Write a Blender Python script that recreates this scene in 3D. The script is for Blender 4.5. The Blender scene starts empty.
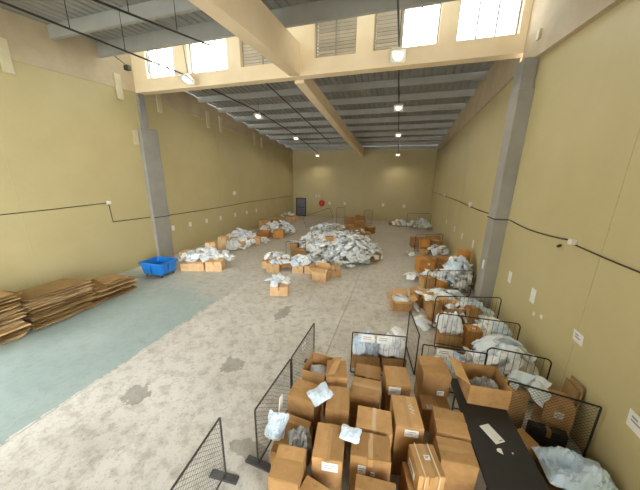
import bpy, bmesh, math, random
from mathutils import Vector, Matrix, Euler

# ------------------------------------------------------------------ camera, sky, exposure
S = bpy.context.scene
COL = S.collection
H = 4.3
F_PX, YAW, PITCH, ROLL = 254.4, -.2905, .2555, .0154
_f = Vector((math.sin(YAW)*math.cos(PITCH), math.cos(YAW)*math.cos(PITCH), -math.sin(PITCH)))
_r = Vector((math.cos(YAW), -math.sin(YAW), 0)); _u = _r.cross(_f)
_rr = _r*math.cos(ROLL)+_u*math.sin(ROLL); _uu = _u*math.cos(ROLL)-_r*math.sin(ROLL)
cam = bpy.data.cameras.new('camera'); cam.sensor_width = 36; cam.lens = F_PX/640*36
cam.clip_start = .05; cam.clip_end = 200
camo = bpy.data.objects.new('camera', cam); COL.objects.link(camo)
camo.matrix_world = Matrix(((_rr.x, _uu.x, -_f.x, 0), (_rr.y, _uu.y, -_f.y, 0), (_rr.z, _uu.z, -_f.z, H), (0, 0, 0, 1)))
S.camera = camo

SKY = 13.5
LAMP_W = 58                      # each of the eight high-bay lamps
W = bpy.data.worlds.new('overcast_sky'); S.world = W; W.use_nodes = True
bg = W.node_tree.nodes['Background']; bg.inputs[0].default_value = (.93, .97, 1, 1); bg.inputs[1].default_value = SKY
S.view_settings.view_transform = 'Standard'; S.view_settings.look = 'None'
S.view_settings.gamma = 1; S.view_settings.use_curve_mapping = False
S.view_settings.exposure = 0.08
S.cycles.max_bounces = 10; S.cycles.diffuse_bounces = 7
S.cycles.use_denoising = True

# ------------------------------------------------------------------ dimensions of the hall (metres)
XL, XR, YB, YC, YF = -11.8, 3.26, 28.1, 9.89, -0.9
YR, YD = -8.0, -0.8                # unseen recess shaped for daylight: back wall, right wall end (added side doorway between)
DOOR_X = -7.0                     # right jamb of the loading doorway behind the viewpoint
def roof_near(y): return 9.40-.085*(YC-y)
def roof_far(y): return 9.0-(y-11.9)*.092 if y > 11.9 else 8.36+(y-10.2)*.376
def ledge_l(y): return 7.93-.055*(YC-y) if y < YC else 7.93-(y-YC)*.058
def ledge_r(y): return 7.55-.1*(YC-y) if y < YC else 7.55-(y-YC)*.036

# ------------------------------------------------------------------ materials
MATS = {}
def nodes_of(name, rough=.8, metal=0, spec=.5):
    m = bpy.data.materials.new(name); m.use_nodes = True
    nt = m.node_tree; b = nt.nodes['Principled BSDF']
    b.inputs['Roughness'].default_value = rough; b.inputs['Metallic'].default_value = metal
    b.inputs['Specular IOR Level'].default_value = spec
    MATS[name] = m
    return m, nt, b
def N(nt, t, **kw):
    n = nt.nodes.new(t)
    for k, v in kw.items():
        if k in n.inputs: n.inputs[k].default_value = v
        else: setattr(n, k, v)
    return n
def noise(nt, vec, scale, detail=4, rough=.55):
    n = N(nt, 'ShaderNodeTexNoise'); n.inputs['Scale'].default_value = scale
    n.inputs['Detail'].default_value = detail; n.inputs['Roughness'].default_value = rough
    if vec is not None: nt.links.new(vec, n.inputs['Vector'])
    return n.outputs['Fac']
def ramp(nt, fac, stops):
    r = N(nt, 'ShaderNodeValToRGB'); e = r.color_ramp.elements
    while len(e) < len(stops): e.new(.5)
    for i, (p, c) in enumerate(stops):
        e[i].position = p; e[i].color = (*c, 1) if len(c) == 3 else c
    nt.links.new(fac, r.inputs[0]); return r.outputs[0]
def mix(nt, fac, a, b, mode='MIX'):
    m = N(nt, 'ShaderNodeMix', data_type='RGBA', blend_type=mode)
    for k, v in ((0, fac), (6, a), (7, b)):
        if hasattr(v, 'node'): nt.links.new(v, m.inputs[k])
        elif k == 0: m.inputs[0].default_value = v
        else: m.inputs[k].default_value = (*v, 1)
    return m.outputs[2]
def math_(nt, op, a, b=None, c=None):
    m = N(nt, 'ShaderNodeMath', operation=op)
    for i, v in enumerate((a, b, c)):
        if v is None: continue
        if hasattr(v, 'node'): nt.links.new(v, m.inputs[i])
        else: m.inputs[i].default_value = v
    return m.outputs[0]
def bump(nt, b, h, strength=.2, dist=.02):
    n = N(nt, 'ShaderNodeBump'); n.inputs['Strength'].default_value = strength; n.inputs['Distance'].default_value = dist
    nt.links.new(h, n.inputs['Height']); nt.links.new(n.outputs[0], b.inputs['Normal'])
def pos(nt): return N(nt, 'ShaderNodeNewGeometry').outputs['Position']
def objco(nt): return N(nt, 'ShaderNodeTexCoord').outputs['Object']
def rnd(nt): return N(nt, 'ShaderNodeObjectInfo').outputs['Random']

def simple(name, c1, c2=None, rough=.8, metal=0, scale=3, world=True, bmp=0, bscale=40, vary=0, spec=.5):
    m, nt, b = nodes_of(name, rough, metal, spec)
    v = pos(nt) if world else objco(nt)
    if c2 is None: c2 = tuple(x*.85 for x in c1)
    col = ramp(nt, noise(nt, v, scale, 6, .6), [(.3, c1), (.7, c2)])
    if vary:
        col = mix(nt, 1.0, col, ramp(nt, rnd(nt), [(0, (1-vary,)*3), (1, (1+vary*.4,)*3)]), 'MULTIPLY')
    nt.links.new(col, b.inputs['Base Color'])
    if bmp: bump(nt, b, noise(nt, v, bscale, 3), bmp)
    return m

simple('wall_paint', (.555, .475, .262), (.505, .43, .228), .55, scale=.7, bmp=.12, bscale=22, spec=.35)
simple('joint_filler', (.62, .55, .36), (.55, .48, .3), .9)
simple('concrete_band', (.60, .49, .335), (.47, .385, .265), .85, scale=1.2, bmp=.15, bscale=30)
simple('header_concrete', (.88, .72, .50), (.80, .63, .42), .8, scale=1.0, bmp=.12, bscale=25)
simple('roof_sheet', (.34, .34, .32), (.28, .28, .265), .5, .25, scale=1.5)
simple('purlin_steel', (.40, .40, .375), (.34, .34, .32), .5, .15, scale=2)
simple('column_grey', (.35, .34, .31), (.29, .28, .255), .6, scale=1.5, bmp=.06)
simple('steel_post', (.38, .38, .38), (.3, .3, .3), .45, .4)
simple('black_steel', (.022, .021, .02), (.035, .03, .025), .5, .5, scale=12)
simple('rust_grey_steel', (.07, .065, .06), (.045, .04, .035), .6, .4, scale=14)
simple('wire_steel', (.10, .098, .09), (.07, .065, .06), .5, .4, scale=14)
simple('foot_steel', (.09, .09, .09), (.06, .06, .06), .6, .3, scale=10)
simple('white_plastic', (.78, .76, .70), (.72, .7, .64), .4)
simple('cream_plate', (.68, .60, .40), (.60, .53, .35), .6)
simple('cable_black', (.03, .026, .02), (.05, .04, .03), .6)
simple('blue_plastic', (.012, .22, .72), (.010, .18, .62), .35, scale=5, world=False)
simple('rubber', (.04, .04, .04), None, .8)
simple('table_top', (.011, .011, .011), (.019, .018, .017), .55, scale=9, bmp=.05)
simple('paper', (.82, .82, .80), (.76, .76, .74), .8, scale=6, world=False)
simple('print_ink', (.30, .30, .31), None, .8)
simple('red_paint', (.55, .02, .02), (.45, .015, .015), .4)
simple('hub_pink', (.75, .25, .22), None, .4)
simple('door_frame_brown', (.05, .035, .03), None, .5)
simple('door_panel_grey', (.16, .17, .21), (.13, .14, .18), .35)
simple('window_frame_steel', (.42, .38, .31), (.35, .31, .25), .5)
simple('gap_shade', (.10, .08, .06), None, .8)  # tone standing in for the shade between louvre blades
simple('louvre_blade', (.72, .64, .52), (.62, .55, .44), .5, vary=.15)
simple('tape_tan', (.46, .27, .10), (.40, .23, .08), .3, world=False)
simple('strap_cream', (.70, .58, .36), None, .4)
simple('ink_white', (.75, .72, .66), None, .7)
simple('clear_bag', (.42, .42, .40), (.30, .30, .29), .3, scale=14, world=False, bmp=.5, bscale=18)
simple('yard_concrete', (.55, .54, .50), (.48, .47, .44), .9)

def cardboard(name, c1, c2, vary):
    m, nt, b = nodes_of(name, .78, 0, .3)
    v = objco(nt)
    col = ramp(nt, noise(nt, v, 3.5, 6, .6), [(.32, c1), (.68, c2)])
    scuff = ramp(nt, noise(nt, v, 11, 5, .7), [(.58, (1, 1, 1)), (.72, (.72, .68, .62))])
    col = mix(nt, .8, col, scuff, 'MULTIPLY')
    col = mix(nt, 1.0, col, ramp(nt, rnd(nt), [(0, (1-vary, 1-vary*1.1, 1-vary*1.3)), (1, (1.08, 1.05, 1.0))]), 'MULTIPLY')
    nt.links.new(col, b.inputs['Base Color'])
    w = N(nt, 'ShaderNodeTexWave', bands_direction='Z'); w.inputs['Scale'].default_value = 18; w.inputs['Distortion'].default_value = 1.5
    nt.links.new(v, w.inputs['Vector'])
    bump(nt, b, math_(nt, 'ADD', math_(nt, 'MULTIPLY', w.outputs['Fac'], .25), noise(nt, v, 9, 4)), .25, .01)
cardboard('cardboard', (.60, .365, .165), (.43, .245, .098), .36)
cardboard('cardboard_pale', (.80, .56, .33), (.66, .44, .24), .22)
cardboard('cardboard_orange', (.66, .32, .085), (.52, .235, .06), .18)
cardboard('cardboard_inner', (.68, .43, .19), (.56, .34, .15), .1)
cardboard('cardboard_flat', (.66, .48, .27), (.48, .33, .18), .72)

def mailer(name, tint):
    m, nt, b = nodes_of(name, .42, 0, .5)
    v = objco(nt)
    gi = N(nt, 'ShaderNodeNewGeometry').outputs['Random Per Island']
    k = math_(nt, 'FRACT', math_(nt, 'ADD', rnd(nt), gi))
    base = ramp(nt, k, [(0, (.84, .88, .92)), (.3, (.92, .94, .95)), (.62, (.74, .82, .90)), (.8, (.92, .92, .92)), (.93, (.86, .83, .78)), (1, (.62, .70, .79))])
    base = mix(nt, .55, base, tint, 'MULTIPLY')
    # printed address panels and scuffs
    nz = noise(nt, v, 7.5, 4, .65)
    pr = ramp(nt, nz, [(.62, (1, 1, 1)), (.67, (.38, .41, .47))])
    col = mix(nt, .72, base, pr, 'MULTIPLY')
    nt.links.new(col, b.inputs['Base Color'])
    bump(nt, b, noise(nt, v, 11, 4, .55), .35, .03)
    return m
mailer('poly_mailer', (1, 1, 1))
mailer('poly_mailer_blue', (.58, .78, 1.0))

def floor_mat():
    m, nt, b = nodes_of('floor_concrete', .62, 0, .4)
    v = pos(nt)
    sep = N(nt, 'ShaderNodeSeparateXYZ'); nt.links.new(v, sep.inputs[0]); X, Y = sep.outputs[0], sep.outputs[1]
    n1 = noise(nt, v, .55, 6, .62); n2 = noise(nt, v, 4.5, 6, .7); n3 = noise(nt, v, 22, 3, .6)
    conc = ramp(nt, n1, [(.28, (.50, .47, .42)), (.5, (.645, .62, .57)), (.72, (.73, .71, .665))])
    conc = mix(nt, .75, conc, ramp(nt, n2, [(.36, (.62, .59, .54)), (.53, (1, 1, 1))]), 'MULTIPLY')
    conc = mix(nt, .5, conc, ramp(nt, n3, [(.34, (.50, .47, .42)), (.43, (1, 1, 1))]), 'MULTIPLY')
    teal = ramp(nt, n1, [(.25, (.27, .36, .355)), (.6, (.335, .425, .41)), (.8, (.40, .47, .445))])
    teal = mix(nt, .5, teal, ramp(nt, n2, [(.36, (.80, .79, .76)), (.56, (1, 1, 1))]), 'MULTIPLY')
    # painted strip: left of the joint, worn away towards the back of the hall
    wob = math_(nt, 'MULTIPLY', math_(nt, 'SUBTRACT', n2, .5), .25)
    left = math_(nt, 'LESS_THAN', math_(nt, 'ADD', X, wob), -5.9)
    wear = math_(nt, 'ADD', math_(nt, 'MULTIPLY', math_(nt, 'SUBTRACT', 9.6, Y), .28), math_(nt, 'MULTIPLY', math_(nt, 'SUBTRACT', n1, .5), 3.2))
    wear = N(nt, 'ShaderNodeClamp').outputs[0] if False else math_(nt, 'MINIMUM', math_(nt, 'MAXIMUM', wear, 0), .92)
    col = mix(nt, math_(nt, 'MULTIPLY', left, wear), conc, teal)
    # damp / oil stains with a shape of their own
    def blob(cx, cy, rx, ry):
        dx = math_(nt, 'DIVIDE', math_(nt, 'SUBTRACT', X, cx), rx); dy = math_(nt, 'DIVIDE', math_(nt, 'SUBTRACT', Y, cy), ry)
        d = math_(nt, 'SQRT', math_(nt, 'ADD', math_(nt, 'MULTIPLY', dx, dx), math_(nt, 'MULTIPLY', dy, dy)))
        d = math_(nt, 'ADD', d, math_(nt, 'MULTIPLY', math_(nt, 'SUBTRACT', n2, .5), 2.2))
        return math_(nt, 'LESS_THAN', d, 1.0)
    # brownish concrete further in, with the dimmer light there painted in, ragged edge
    far_shade = math_(nt, 'ADD', math_(nt, 'MULTIPLY', math_(nt, 'SUBTRACT', Y, 9.0), .10), math_(nt, 'MULTIPLY', math_(nt, 'SUBTRACT', n1, .45), 1.6))
    far_shade = math_(nt, 'MULTIPLY', math_(nt, 'MINIMUM', math_(nt, 'MAXIMUM', far_shade, 0), 1.0), .62)
    col = mix(nt, far_shade, col, mix(nt, n2, (.30, .265, .21), (.42, .38, .315)))
    st = None
    for a in ((-3.42, 4.3, .26, .26), (-4.75, 3.0, .28, .22), (-1.95, 2.72, .36, .15), (-.6, 4.35, .3, .15), (-3.3, 6.9, .2, .5)):
        s_ = blob(*a); st = s_ if st is None else math_(nt, 'MAXIMUM', st, s_)
    col = mix(nt, math_(nt, 'MULTIPLY', st, .55), col, (.20, .185, .145))
    # hairline cracks
    vo = N(nt, 'ShaderNodeTexVoronoi', feature='DISTANCE_TO_EDGE'); vo.inputs['Scale'].default_value = .32
    wv = N(nt, 'ShaderNodeVectorMath', operation='ADD'); nt.links.new(v, wv.inputs[0])
    nn = N(nt, 'ShaderNodeTexNoise'); nn.inputs['Scale'].default_value = 3.0; nn.inputs['Detail'].default_value = 8; nt.links.new(v, nn.inputs['Vector'])
    nt.links.new(nn.outputs['Color'], wv.inputs[1]); nt.links.new(wv.outputs[0], vo.inputs['Vector'])
    cr = math_(nt, 'LESS_THAN', vo.outputs['Distance'], .0035)
    col = mix(nt, math_(nt, 'MULTIPLY', cr, .22), col, (.22, .2, .17))
    nt.links.new(col, b.inputs['Base Color'])
    nt.links.new(ramp(nt, n2, [(.3, (.42, .42, .42)), (.7, (.7, .7, .7))]), b.inputs['Roughness'])
    bump(nt, b, math_(nt, 'ADD', n2, math_(nt, 'MULTIPLY', n3, .5)), .12, .01)
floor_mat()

def glass_mat():
    m, nt, b = nodes_of('window_glass', .05)
    o = nt.nodes['Material Output']; t = N(nt, 'ShaderNodeBsdfTransparent'); t.inputs[0].default_value = (.93, .95, .95, 1)
    g = N(nt, 'ShaderNodeBsdfGlossy'); g.inputs['Roughness'].default_value = .05
    mx = N(nt, 'ShaderNodeMixShader'); mx.inputs[0].default_value = .06
    nt.links.new(t.outputs[0], mx.inputs[1]); nt.links.new(g.outputs[0], mx.inputs[2]); nt.links.new(mx.outputs[0], o.inputs[0])
glass_mat()
def translucent_mat():
    m, nt, b = nodes_of('translucent_sheet', .5)
    o = nt.nodes['Material Output']; t = N(nt, 'ShaderNodeBsdfTransparent'); t.inputs[0].default_value = (.20, .20, .185, 1)
    g = N(nt, 'ShaderNodeBsdfTranslucent'); g.inputs['Color'].default_value = (.42, .42, .38, 1)
    mx = N(nt, 'ShaderNodeMixShader'); mx.inputs[0].default_value = .5
    nt.links.new(t.outputs[0], mx.inputs[1]); nt.links.new(g.outputs[0], mx.inputs[2]); nt.links.new(mx.outputs[0], o.inputs[0])
translucent_mat()
def lamp_mat():
    m, nt, b = nodes_of('lamp_diffuser', .4)
    b.inputs['Base Color'].default_value = (.9, .88, .8, 1)
    b.inputs['Emission Color'].default_value = (1, .93, .78, 1); b.inputs['Emission Strength'].default_value = 2.2
lamp_mat()

# ------------------------------------------------------------------ mesh helpers
def me_of(bm, name):
    m = bpy.data.meshes.new(name); bm.normal_update(); bm.to_mesh(m); bm.free(); return m
def link(name, data, mat=None, parent=None, loc=None, rot=None, smooth=False):
    o = bpy.data.objects.new(name, data); COL.objects.link(o)
    if mat and not data.materials: data.materials.append(MATS[mat])
    if parent: o.parent = parent
    if loc is not None: o.location = loc
    if rot is not None: o.rotation_euler = rot
    if smooth:
        for p in data.polygons: p.use_smooth = True
    return o
def obj(name, bm, mat, parent=None, loc=None, rot=None, smooth=False): return link(name, me_of(bm, name), mat, parent, loc, rot, smooth)
def tag(o, label=None, cat=None, group=None, kind=None):
    if label: o['label'] = label
    if cat: o['category'] = cat
    if group: o['group'] = group
    if kind: o['kind'] = kind
    return o
def empty(name, loc=(0, 0, 0), rz=0):
    o = bpy.data.objects.new(name, None); COL.objects.link(o); o.empty_display_size = .1
    o.location = loc; o.rotation_euler = (0, 0, rz); return o
def struct(o): o['kind'] = 'structure'; return o
def bx(bm, x0, x1, y0, y1, z0, z1):
    vs = [bm.verts.new(p) for p in ((x0,y0,z0),(x1,y0,z0),(x1,y1,z0),(x0,y1,z0),(x0,y0,z1),(x1,y0,z1),(x1,y1,z1),(x0,y1,z1))]
    for f in ((3,2,1,0),(4,5,6,7),(0,1,5,4),(1,2,6,5),(2,3,7,6),(3,0,4,7)): bm.faces.new([vs[i] for i in f])
    return vs
def box(*a):
    bm = bmesh.new(); bx(bm, *a); return bm
def bevel(bm, w, seg=2):
    bmesh.ops.bevel(bm, geom=bm.edges[:], offset=w, segments=seg, affect='EDGES', profile=.6); return bm
def tube(bm, pts, r, n=6, closed=False):
    pts = [Vector(p) for p in pts]; rings = []; L = len(pts); up = None
    for i, p in enumerate(pts):
        a = pts[i-1] if (i or closed) else p; b = pts[(i+1) % L] if (i < L-1 or closed) else p
        t = (b-a).normalized()
        if up is None: up = t.orthogonal().normalized()
        up = (up-t*up.dot(t)); up = up.normalized() if up.length > 1e-5 else t.orthogonal().normalized()
        s = t.cross(up)
        rings.append([bm.verts.new(p+up*r*math.cos(2*math.pi*k/n)+s*r*math.sin(2*math.pi*k/n)) for k in range(n)])
    for i in range(L if closed else L-1):
        A, B = rings[i], rings[(i+1) % L]
        for k in range(n): bm.faces.new((A[k], A[(k+1) % n], B[(k+1) % n], B[k]))
    if not closed:
        bm.faces.new(rings[0][::-1]); bm.faces.new(rings[-1])
    return bm
def prism(bm, ring, thick, axis):
    """extrude a polygon (list of 3D points) by thick along axis"""
    d = Vector(axis)*thick
    a = [bm.verts.new(p) for p in ring]; b = [bm.verts.new(Vector(p)+d) for p in ring]
    bm.faces.new(a[::-1]); bm.faces.new(b); n = len(ring)
    for i in range(n): bm.faces.new((a[i], a[(i+1) % n], b[(i+1) % n], b[i]))
    bmesh.ops.recalc_face_normals(bm, faces=bm.faces); return bm
def lathe(prof, n=16):
    bm = bmesh.new(); rings = [[bm.verts.new((r*math.cos(2*math.pi*k/n), r*math.sin(2*math.pi*k/n), z)) for k in range(n)] for r, z in prof]
    for A, B in zip(rings, rings[1:]):
        for k in range(n): bm.faces.new((A[k], A[(k+1) % n], B[(k+1) % n], B[k]))
    bm.faces.new(rings[0][::-1]); bm.faces.new(rings[-1]); return bm

# ------------------------------------------------------------------ floor
fl = struct(obj('floor', box(XL-.3, XR+.3, YR-.3, YB+.3, -.3, -.03), 'joint_filler'))
xs = [XL-.3, -5.86, -1.39, XR+.3]; ys = [YR-.3, 9.9, 19.0, YB+.3]
for i in range(3):
    for j in range(3):
        e = .010
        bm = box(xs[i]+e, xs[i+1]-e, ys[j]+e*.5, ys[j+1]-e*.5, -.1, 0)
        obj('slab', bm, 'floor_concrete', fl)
struct(obj('ground_yard', box(XR+.3, 40, YR-.3, 30, -.3, -.02), 'yard_concrete'))
struct(obj('ground_yard', box(-60, 40, -60, YR-.3, -.3, -.02), 'yard_concrete'))

# ------------------------------------------------------------------ walls of precast panels with recessed joints
def side_wall(name, X, sgn, ledge):
    YS = YF if sgn > 0 else YD
    w = struct(obj(name, box(min(X-sgn*.3, X-sgn*.006), max(X-sgn*.3, X-sgn*.006), YS, YB+.3, 0, 6.2), 'joint_filler'))
    js = [YS, 0.1, 5.15, 10.2, 15.3, 20.4, 25.5, YB+.3]
    for a, b in zip(js, js[1:]):
        a2, b2 = a+.008, b-.008
        cuts = [a2] + ([YC] if a2 < YC < b2 else []) + [b2]
        ring = [(X, a2, 0), (X, b2, 0)] + [(X, c, ledge(c)) for c in cuts[::-1]]
        obj('wall_panel', prism(bmesh.new(), ring, .14, (-sgn, 0, 0)), 'wall_paint', w)
    return w
wl = side_wall('wall_left', XL, 1, ledge_l)
wr = side_wall('wall_right', XR, -1, ledge_r)
# concrete ring beams above the panels
def ring_beam(name, X, sgn, ledge, y0, y1, roof, proud, gap):
    k = 12; ring = []
    for i in range(k+1):
        y = y0+(y1-y0)*i/k; ring.append((X+sgn*proud, y, ledge(y)))
    for i in range(k, -1, -1):
        y = y0+(y1-y0)*i/k; ring.append((X+sgn*proud, y, roof(y)-gap))
    return struct(obj(name, prism(bmesh.new(), ring, .42+proud, (-sgn, 0, 0)), 'concrete_band'))
ring_beam('trim_1', XL, 1, ledge_l, YF, YC, lambda y: max(roof_near(y), 9.3+(y-8.62)*.38), .03, .0)
ring_beam('trim_2', XL, 1, ledge_l, YC+.3, YB, roof_far, .03, .10)
ring_beam('trim_3', XR, -1, ledge_r, YD, YC, lambda y: max(roof_near(y), 9.3+(y-8.62)*.38), .14, .0)
ring_beam('trim_4', XR, -1, ledge_r, YC+.3, YB, roof_far, .10, .08)
# back wall
wb = struct(obj('wall_back', box(XL-.3, XR+.3, YB+.006, YB+.3, 0, roof_far(YB)-.12), 'joint_filler'))
bxs = [XL, -8.1, -4.0, -.4, XR]
for a, b in zip(bxs, bxs[1:]):
    obj('wall_panel', box(a+.006, b-.006, YB, YB+.14, 0, roof_far(YB)-.1), 'wall_paint', wb)
# front wall behind the viewpoint: solid on the right, wide open loading doorway on the left
wf = struct(obj('wall_front', box(DOOR_X, XR+.3, YR-.3, YR, 0, roof_near(YR)), 'wall_paint'))
struct(obj('wall_return', box(DOOR_X-.3, DOOR_X, YR-.3, YF, 0, roof_near(YR)-.02), 'wall_paint'))  # return wall of the unseen recess, added to shape the daylight
struct(obj('trim_5', box(XL-.3, DOOR_X-.3, YF-.3, YF, 7.6, roof_near(YF)-.1), 'concrete_band'))
struct(obj('trim_10', box(XR, XR+.3, YR, YD, 7.2, roof_near(YR)), 'concrete_band'))  # band over the added side doorway, out of view

# ------------------------------------------------------------------ roofs: corrugated sheets and purlins
def corrugated(name, x0, x1, prof, period=.30, amp=.045):
    n = int((x1-x0)/period); xsn = []
    for i in range(n):
        x = x0+i*period
        xsn += [(x, 0), (x+period*.58, 0), (x+period*.68, amp), (x+period*.90, amp)]
    xsn.append((x0+n*period, 0))
    bm = bmesh.new(); rows = [[bm.verts.new((x, y, z+a)) for x, a in xsn] for y, z in prof]
    for A, B in zip(rows, rows[1:]):
        for k in range(len(A)-1): bm.faces.new((A[k+1], A[k], B[k], B[k+1]))
    return struct(obj(name, bm, 'roof_sheet'))
cn = corrugated('ceiling', XL-.4, XR+.5, [(YR-.3, roof_near(YR-.3)), (8.66, roof_near(8.66))])
cf = corrugated('ceiling', XL-.4, XR+.5, [(YC+.31, roof_far(YC+.31)), (11.9, 9.0), (YB+.4, roof_far(YB+.4))])
for i in range(6):
    a, b = XL+(XR-XL)*i/6, XL+(XR-XL)*(i+1)/6
    bm = bmesh.new(); z0_, z1_ = roof_near(8.62)+.02, 9.79
    prism(bm, [(a+.01, 8.62, z0_), (a+.01, YC+.3, z1_), (a+.01, YC+.3, z1_+.012), (a+.01, 8.62, z0_+.012)], b-a-.02, (1, 0, 0))
    obj('skylight_panel', bm, 'translucent_sheet', cn)
def purlin(y, ztop, depth, parent, x0=XL-.1, x1=XR+.1):
    bm = bmesh.new()
    t = .012; w = .11
    sec = [(0, 0), (w, 0), (w, -t), (t, -t), (t, -depth+t), (w, -depth+t), (w, -depth), (0, -depth)]
    prism(bm, [(x0, y+a, ztop+b) for a, b in sec], x1-x0, (1, 0, 0))
    return obj('purlin', bm, 'purlin_steel', parent)
for y in (-7.4, -5.9, -4.4, -2.7, -1.1, .4, 1.9, 3.4, 4.9, 7.0, 8.5): purlin(y, roof_near(y)-.005, .48 if y > 8 else .40, cn)
y = 12.05
while y < YB: purlin(y, roof_far(y)-.005, .30, cf); y += 1.76
# long concrete roof beam, near and far run
def long_beam(name, y0, y1, b0, b1, t0, t1):
    ring = [(-4.21, y0, b0), (-4.21, y1, b1), (-4.21, y1, t1), (-4.21, y0, t0)]
    bm = prism(bmesh.new(), ring, .40, (1, 0, 0)); bevel(bm, .025, 1)
    return struct(obj(name, bm, 'header_concrete'))
long_beam('trim_6', YF, YC-.003, 7.93-.072*(YC-YF), 7.93, roof_near(YF)-.42, 8.96)
long_beam('trim_7', YC+.40, YB, 7.83, 6.52, roof_far(YC+.4)-.02, roof_far(YB)-.22)

# ------------------------------------------------------------------ header with clerestory windows
HT = 9.72
hd = struct(obj('wall_header', box(XL, XR, YC, YC+.36, 7.92, 8.43), 'header_concrete'))
obj('lintel', box(XL, XR, YC-.02, YC+.36, HT-.10, HT+.055), 'header_concrete', hd)
WIN = [(-10.98, -9.48, 'glass', 3), (-8.74, -6.88, 'glass', 3), (-6.28, -4.5, 'louvre', 2), (-3.27, -1.80, 'louvre', 2), (-1.23, -.34, 'louvre', 1), (-.34, .77, 'glass', 2), (1.27, 2.92, 'glass', 3)]
prev = XL
piers = [(XL, -10.98), (-9.48, -8.74), (-6.88, -6.28), (-4.5, -3.27), (-1.80, -1.23), (.77, 1.27), (2.92, XR)]
for a, b in piers: obj('pier', box(a, b, YC, YC+.36, 8.43, HT), 'header_concrete', hd)
wn = 0
for a, b, kind, k in WIN:
    wn += 1
    w = struct(empty('window_%d' % wn, ((a+b)/2, YC+.2, 8.43)))
    hw = (b-a)/2; hh = HT-8.43-.10
    fr = bmesh.new()
    bx(fr, -hw, hw, -.05, .03, 0, .06); bx(fr, -hw, hw, -.03, .03, hh-.05, hh)
    bx(fr, -hw, -hw+.05, -.03, .03, .06, hh-.05); bx(fr, hw-.05, hw, -.03, .03, .06, hh-.05)
    obj('window_frame', fr, 'window_frame_steel', w)
    if kind == 'glass':
        step = (2*hw-.1)/k
        for i in range(k):
            x0 = -hw+.05+i*step
            g = obj('pane', box(x0+.015, x0+step-.015, -.004, .004, .06, hh-.05), 'window_glass', w)
            if i: obj('mullion', box(x0-.022, x0+.022, -.025, .025, .06, hh-.05), 'window_frame_steel', w)
    else:
        obj('shade_backing', box(-hw+.05, hw-.05, .055, .06, .06, hh-.05), 'gap_shade', w)  # dark sheet added behind the blades to give their shaded gaps
        nb = 10; pitch = (hh-.11)/nb
        for i in range(nb):
            z = .06+pitch*(i+.5); bm = bmesh.new()
            vs = bx(bm, -hw+.05, hw-.05, -.045, .045, -.006, .006)
            bmesh.ops.rotate(bm, verts=bm.verts, cent=(0, 0, 0), matrix=Matrix.Rotation(math.radians(-48), 3, 'X'))
            obj('louvre_blade', bm, 'louvre_blade', w, (0, 0, z))
        if k == 2: obj('mullion', box(-.02, .02, -.07, -.03, .06, hh-.05), 'window_frame_steel', w)
# opened sash of the leftmost window
w1 = bpy.data.objects['window_1']
sb = bmesh.new(); bx(sb, 0, .5, -.02, .02, 0, .04); bx(sb, 0, .5, -.02, .02, .76, .80); bx(sb, 0, .04, -.02, .02, .04, .76); bx(sb, .46, .5, -.02, .02, .04, .76)
obj('open_sash', sb, 'steel_post', w1, (-.62, -.12, .1), (0, 0, math.radians(-50)))

# ------------------------------------------------------------------ columns
def column(name, x0, x1, y0, y1, ztop, px0, px1, py0, py1, ptop=7.93):
    c = struct(empty(name, ((x0+x1)/2, (y0+y1)/2, 0)))
    cx, cy = (x0+x1)/2, (y0+y1)/2
    obj('column_casing', bevel(box(x0-cx, x1-cx, y0-cy, y1-cy, 0, ztop), .012, 1), 'column_grey', c)
    b = bmesh.new(); bx(b, px0-cx, px1-cx, py0-cy, py1-cy, ztop, ptop)
    obj('post', b, 'steel_post', c)
    return c
column('trim_8', XL-.02, XL+.20, 9.72, 10.62, 6.45, XL, XL+.14, 9.9, 10.2)
column('trim_9', XR-.36, XR+.02, 9.0, 9.62, 6.75, XR-.35, XR-.02, 9.06, 9.61, 7.50)
def plate(x, y, z, w, h, label, side=1):
    o = obj('wall_plate', bevel(box(-.03, .03, -w/2, w/2, -h/2, h/2), .008, 1), 'cream_plate', None, (x+side*.06, y, z))
    return tag(o, label, 'plate', 'cream plates on the left wall band')
for y, z, lb in ((5.72, 7.75, 'cream vertical plate on left wall band nearest the viewer'), (9.12, 7.95, 'cream vertical plate just before the left column'),
                 (11.05, 7.85, 'cream vertical plate just past the left column'), (14.5, 7.75, 'first of two paired cream plates high on far left wall'),
                 (15.7, 7.68, 'second of two paired cream plates high on far left wall'), (19.9, 7.35, 'third cream plate high on far left wall'),
                 (21.1, 7.25, 'fourth cream plate high on far left wall'), (27.5, 6.75, 'cream plate in the far left corner')):
    plate(XL+.0, y, z, .26, .95 if y < 20 else .8, lb)
plate(XL-.02, 9.55, 6.0, .22, .6, 'small cream plate low beside the left column')
for y, z in ((8.95, 7.95), (8.2, 8.5)):
    tag(obj('bolt_bracket', bevel(box(-.03, .03, -.07, .07, -.11, .11), .01, 1), 'cream_plate', None, (XR-.17, y, z)), 'small bolted bracket on right concrete band, %s one' % ('lower' if z < 8.2 else 'upper'), 'bracket')

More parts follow.
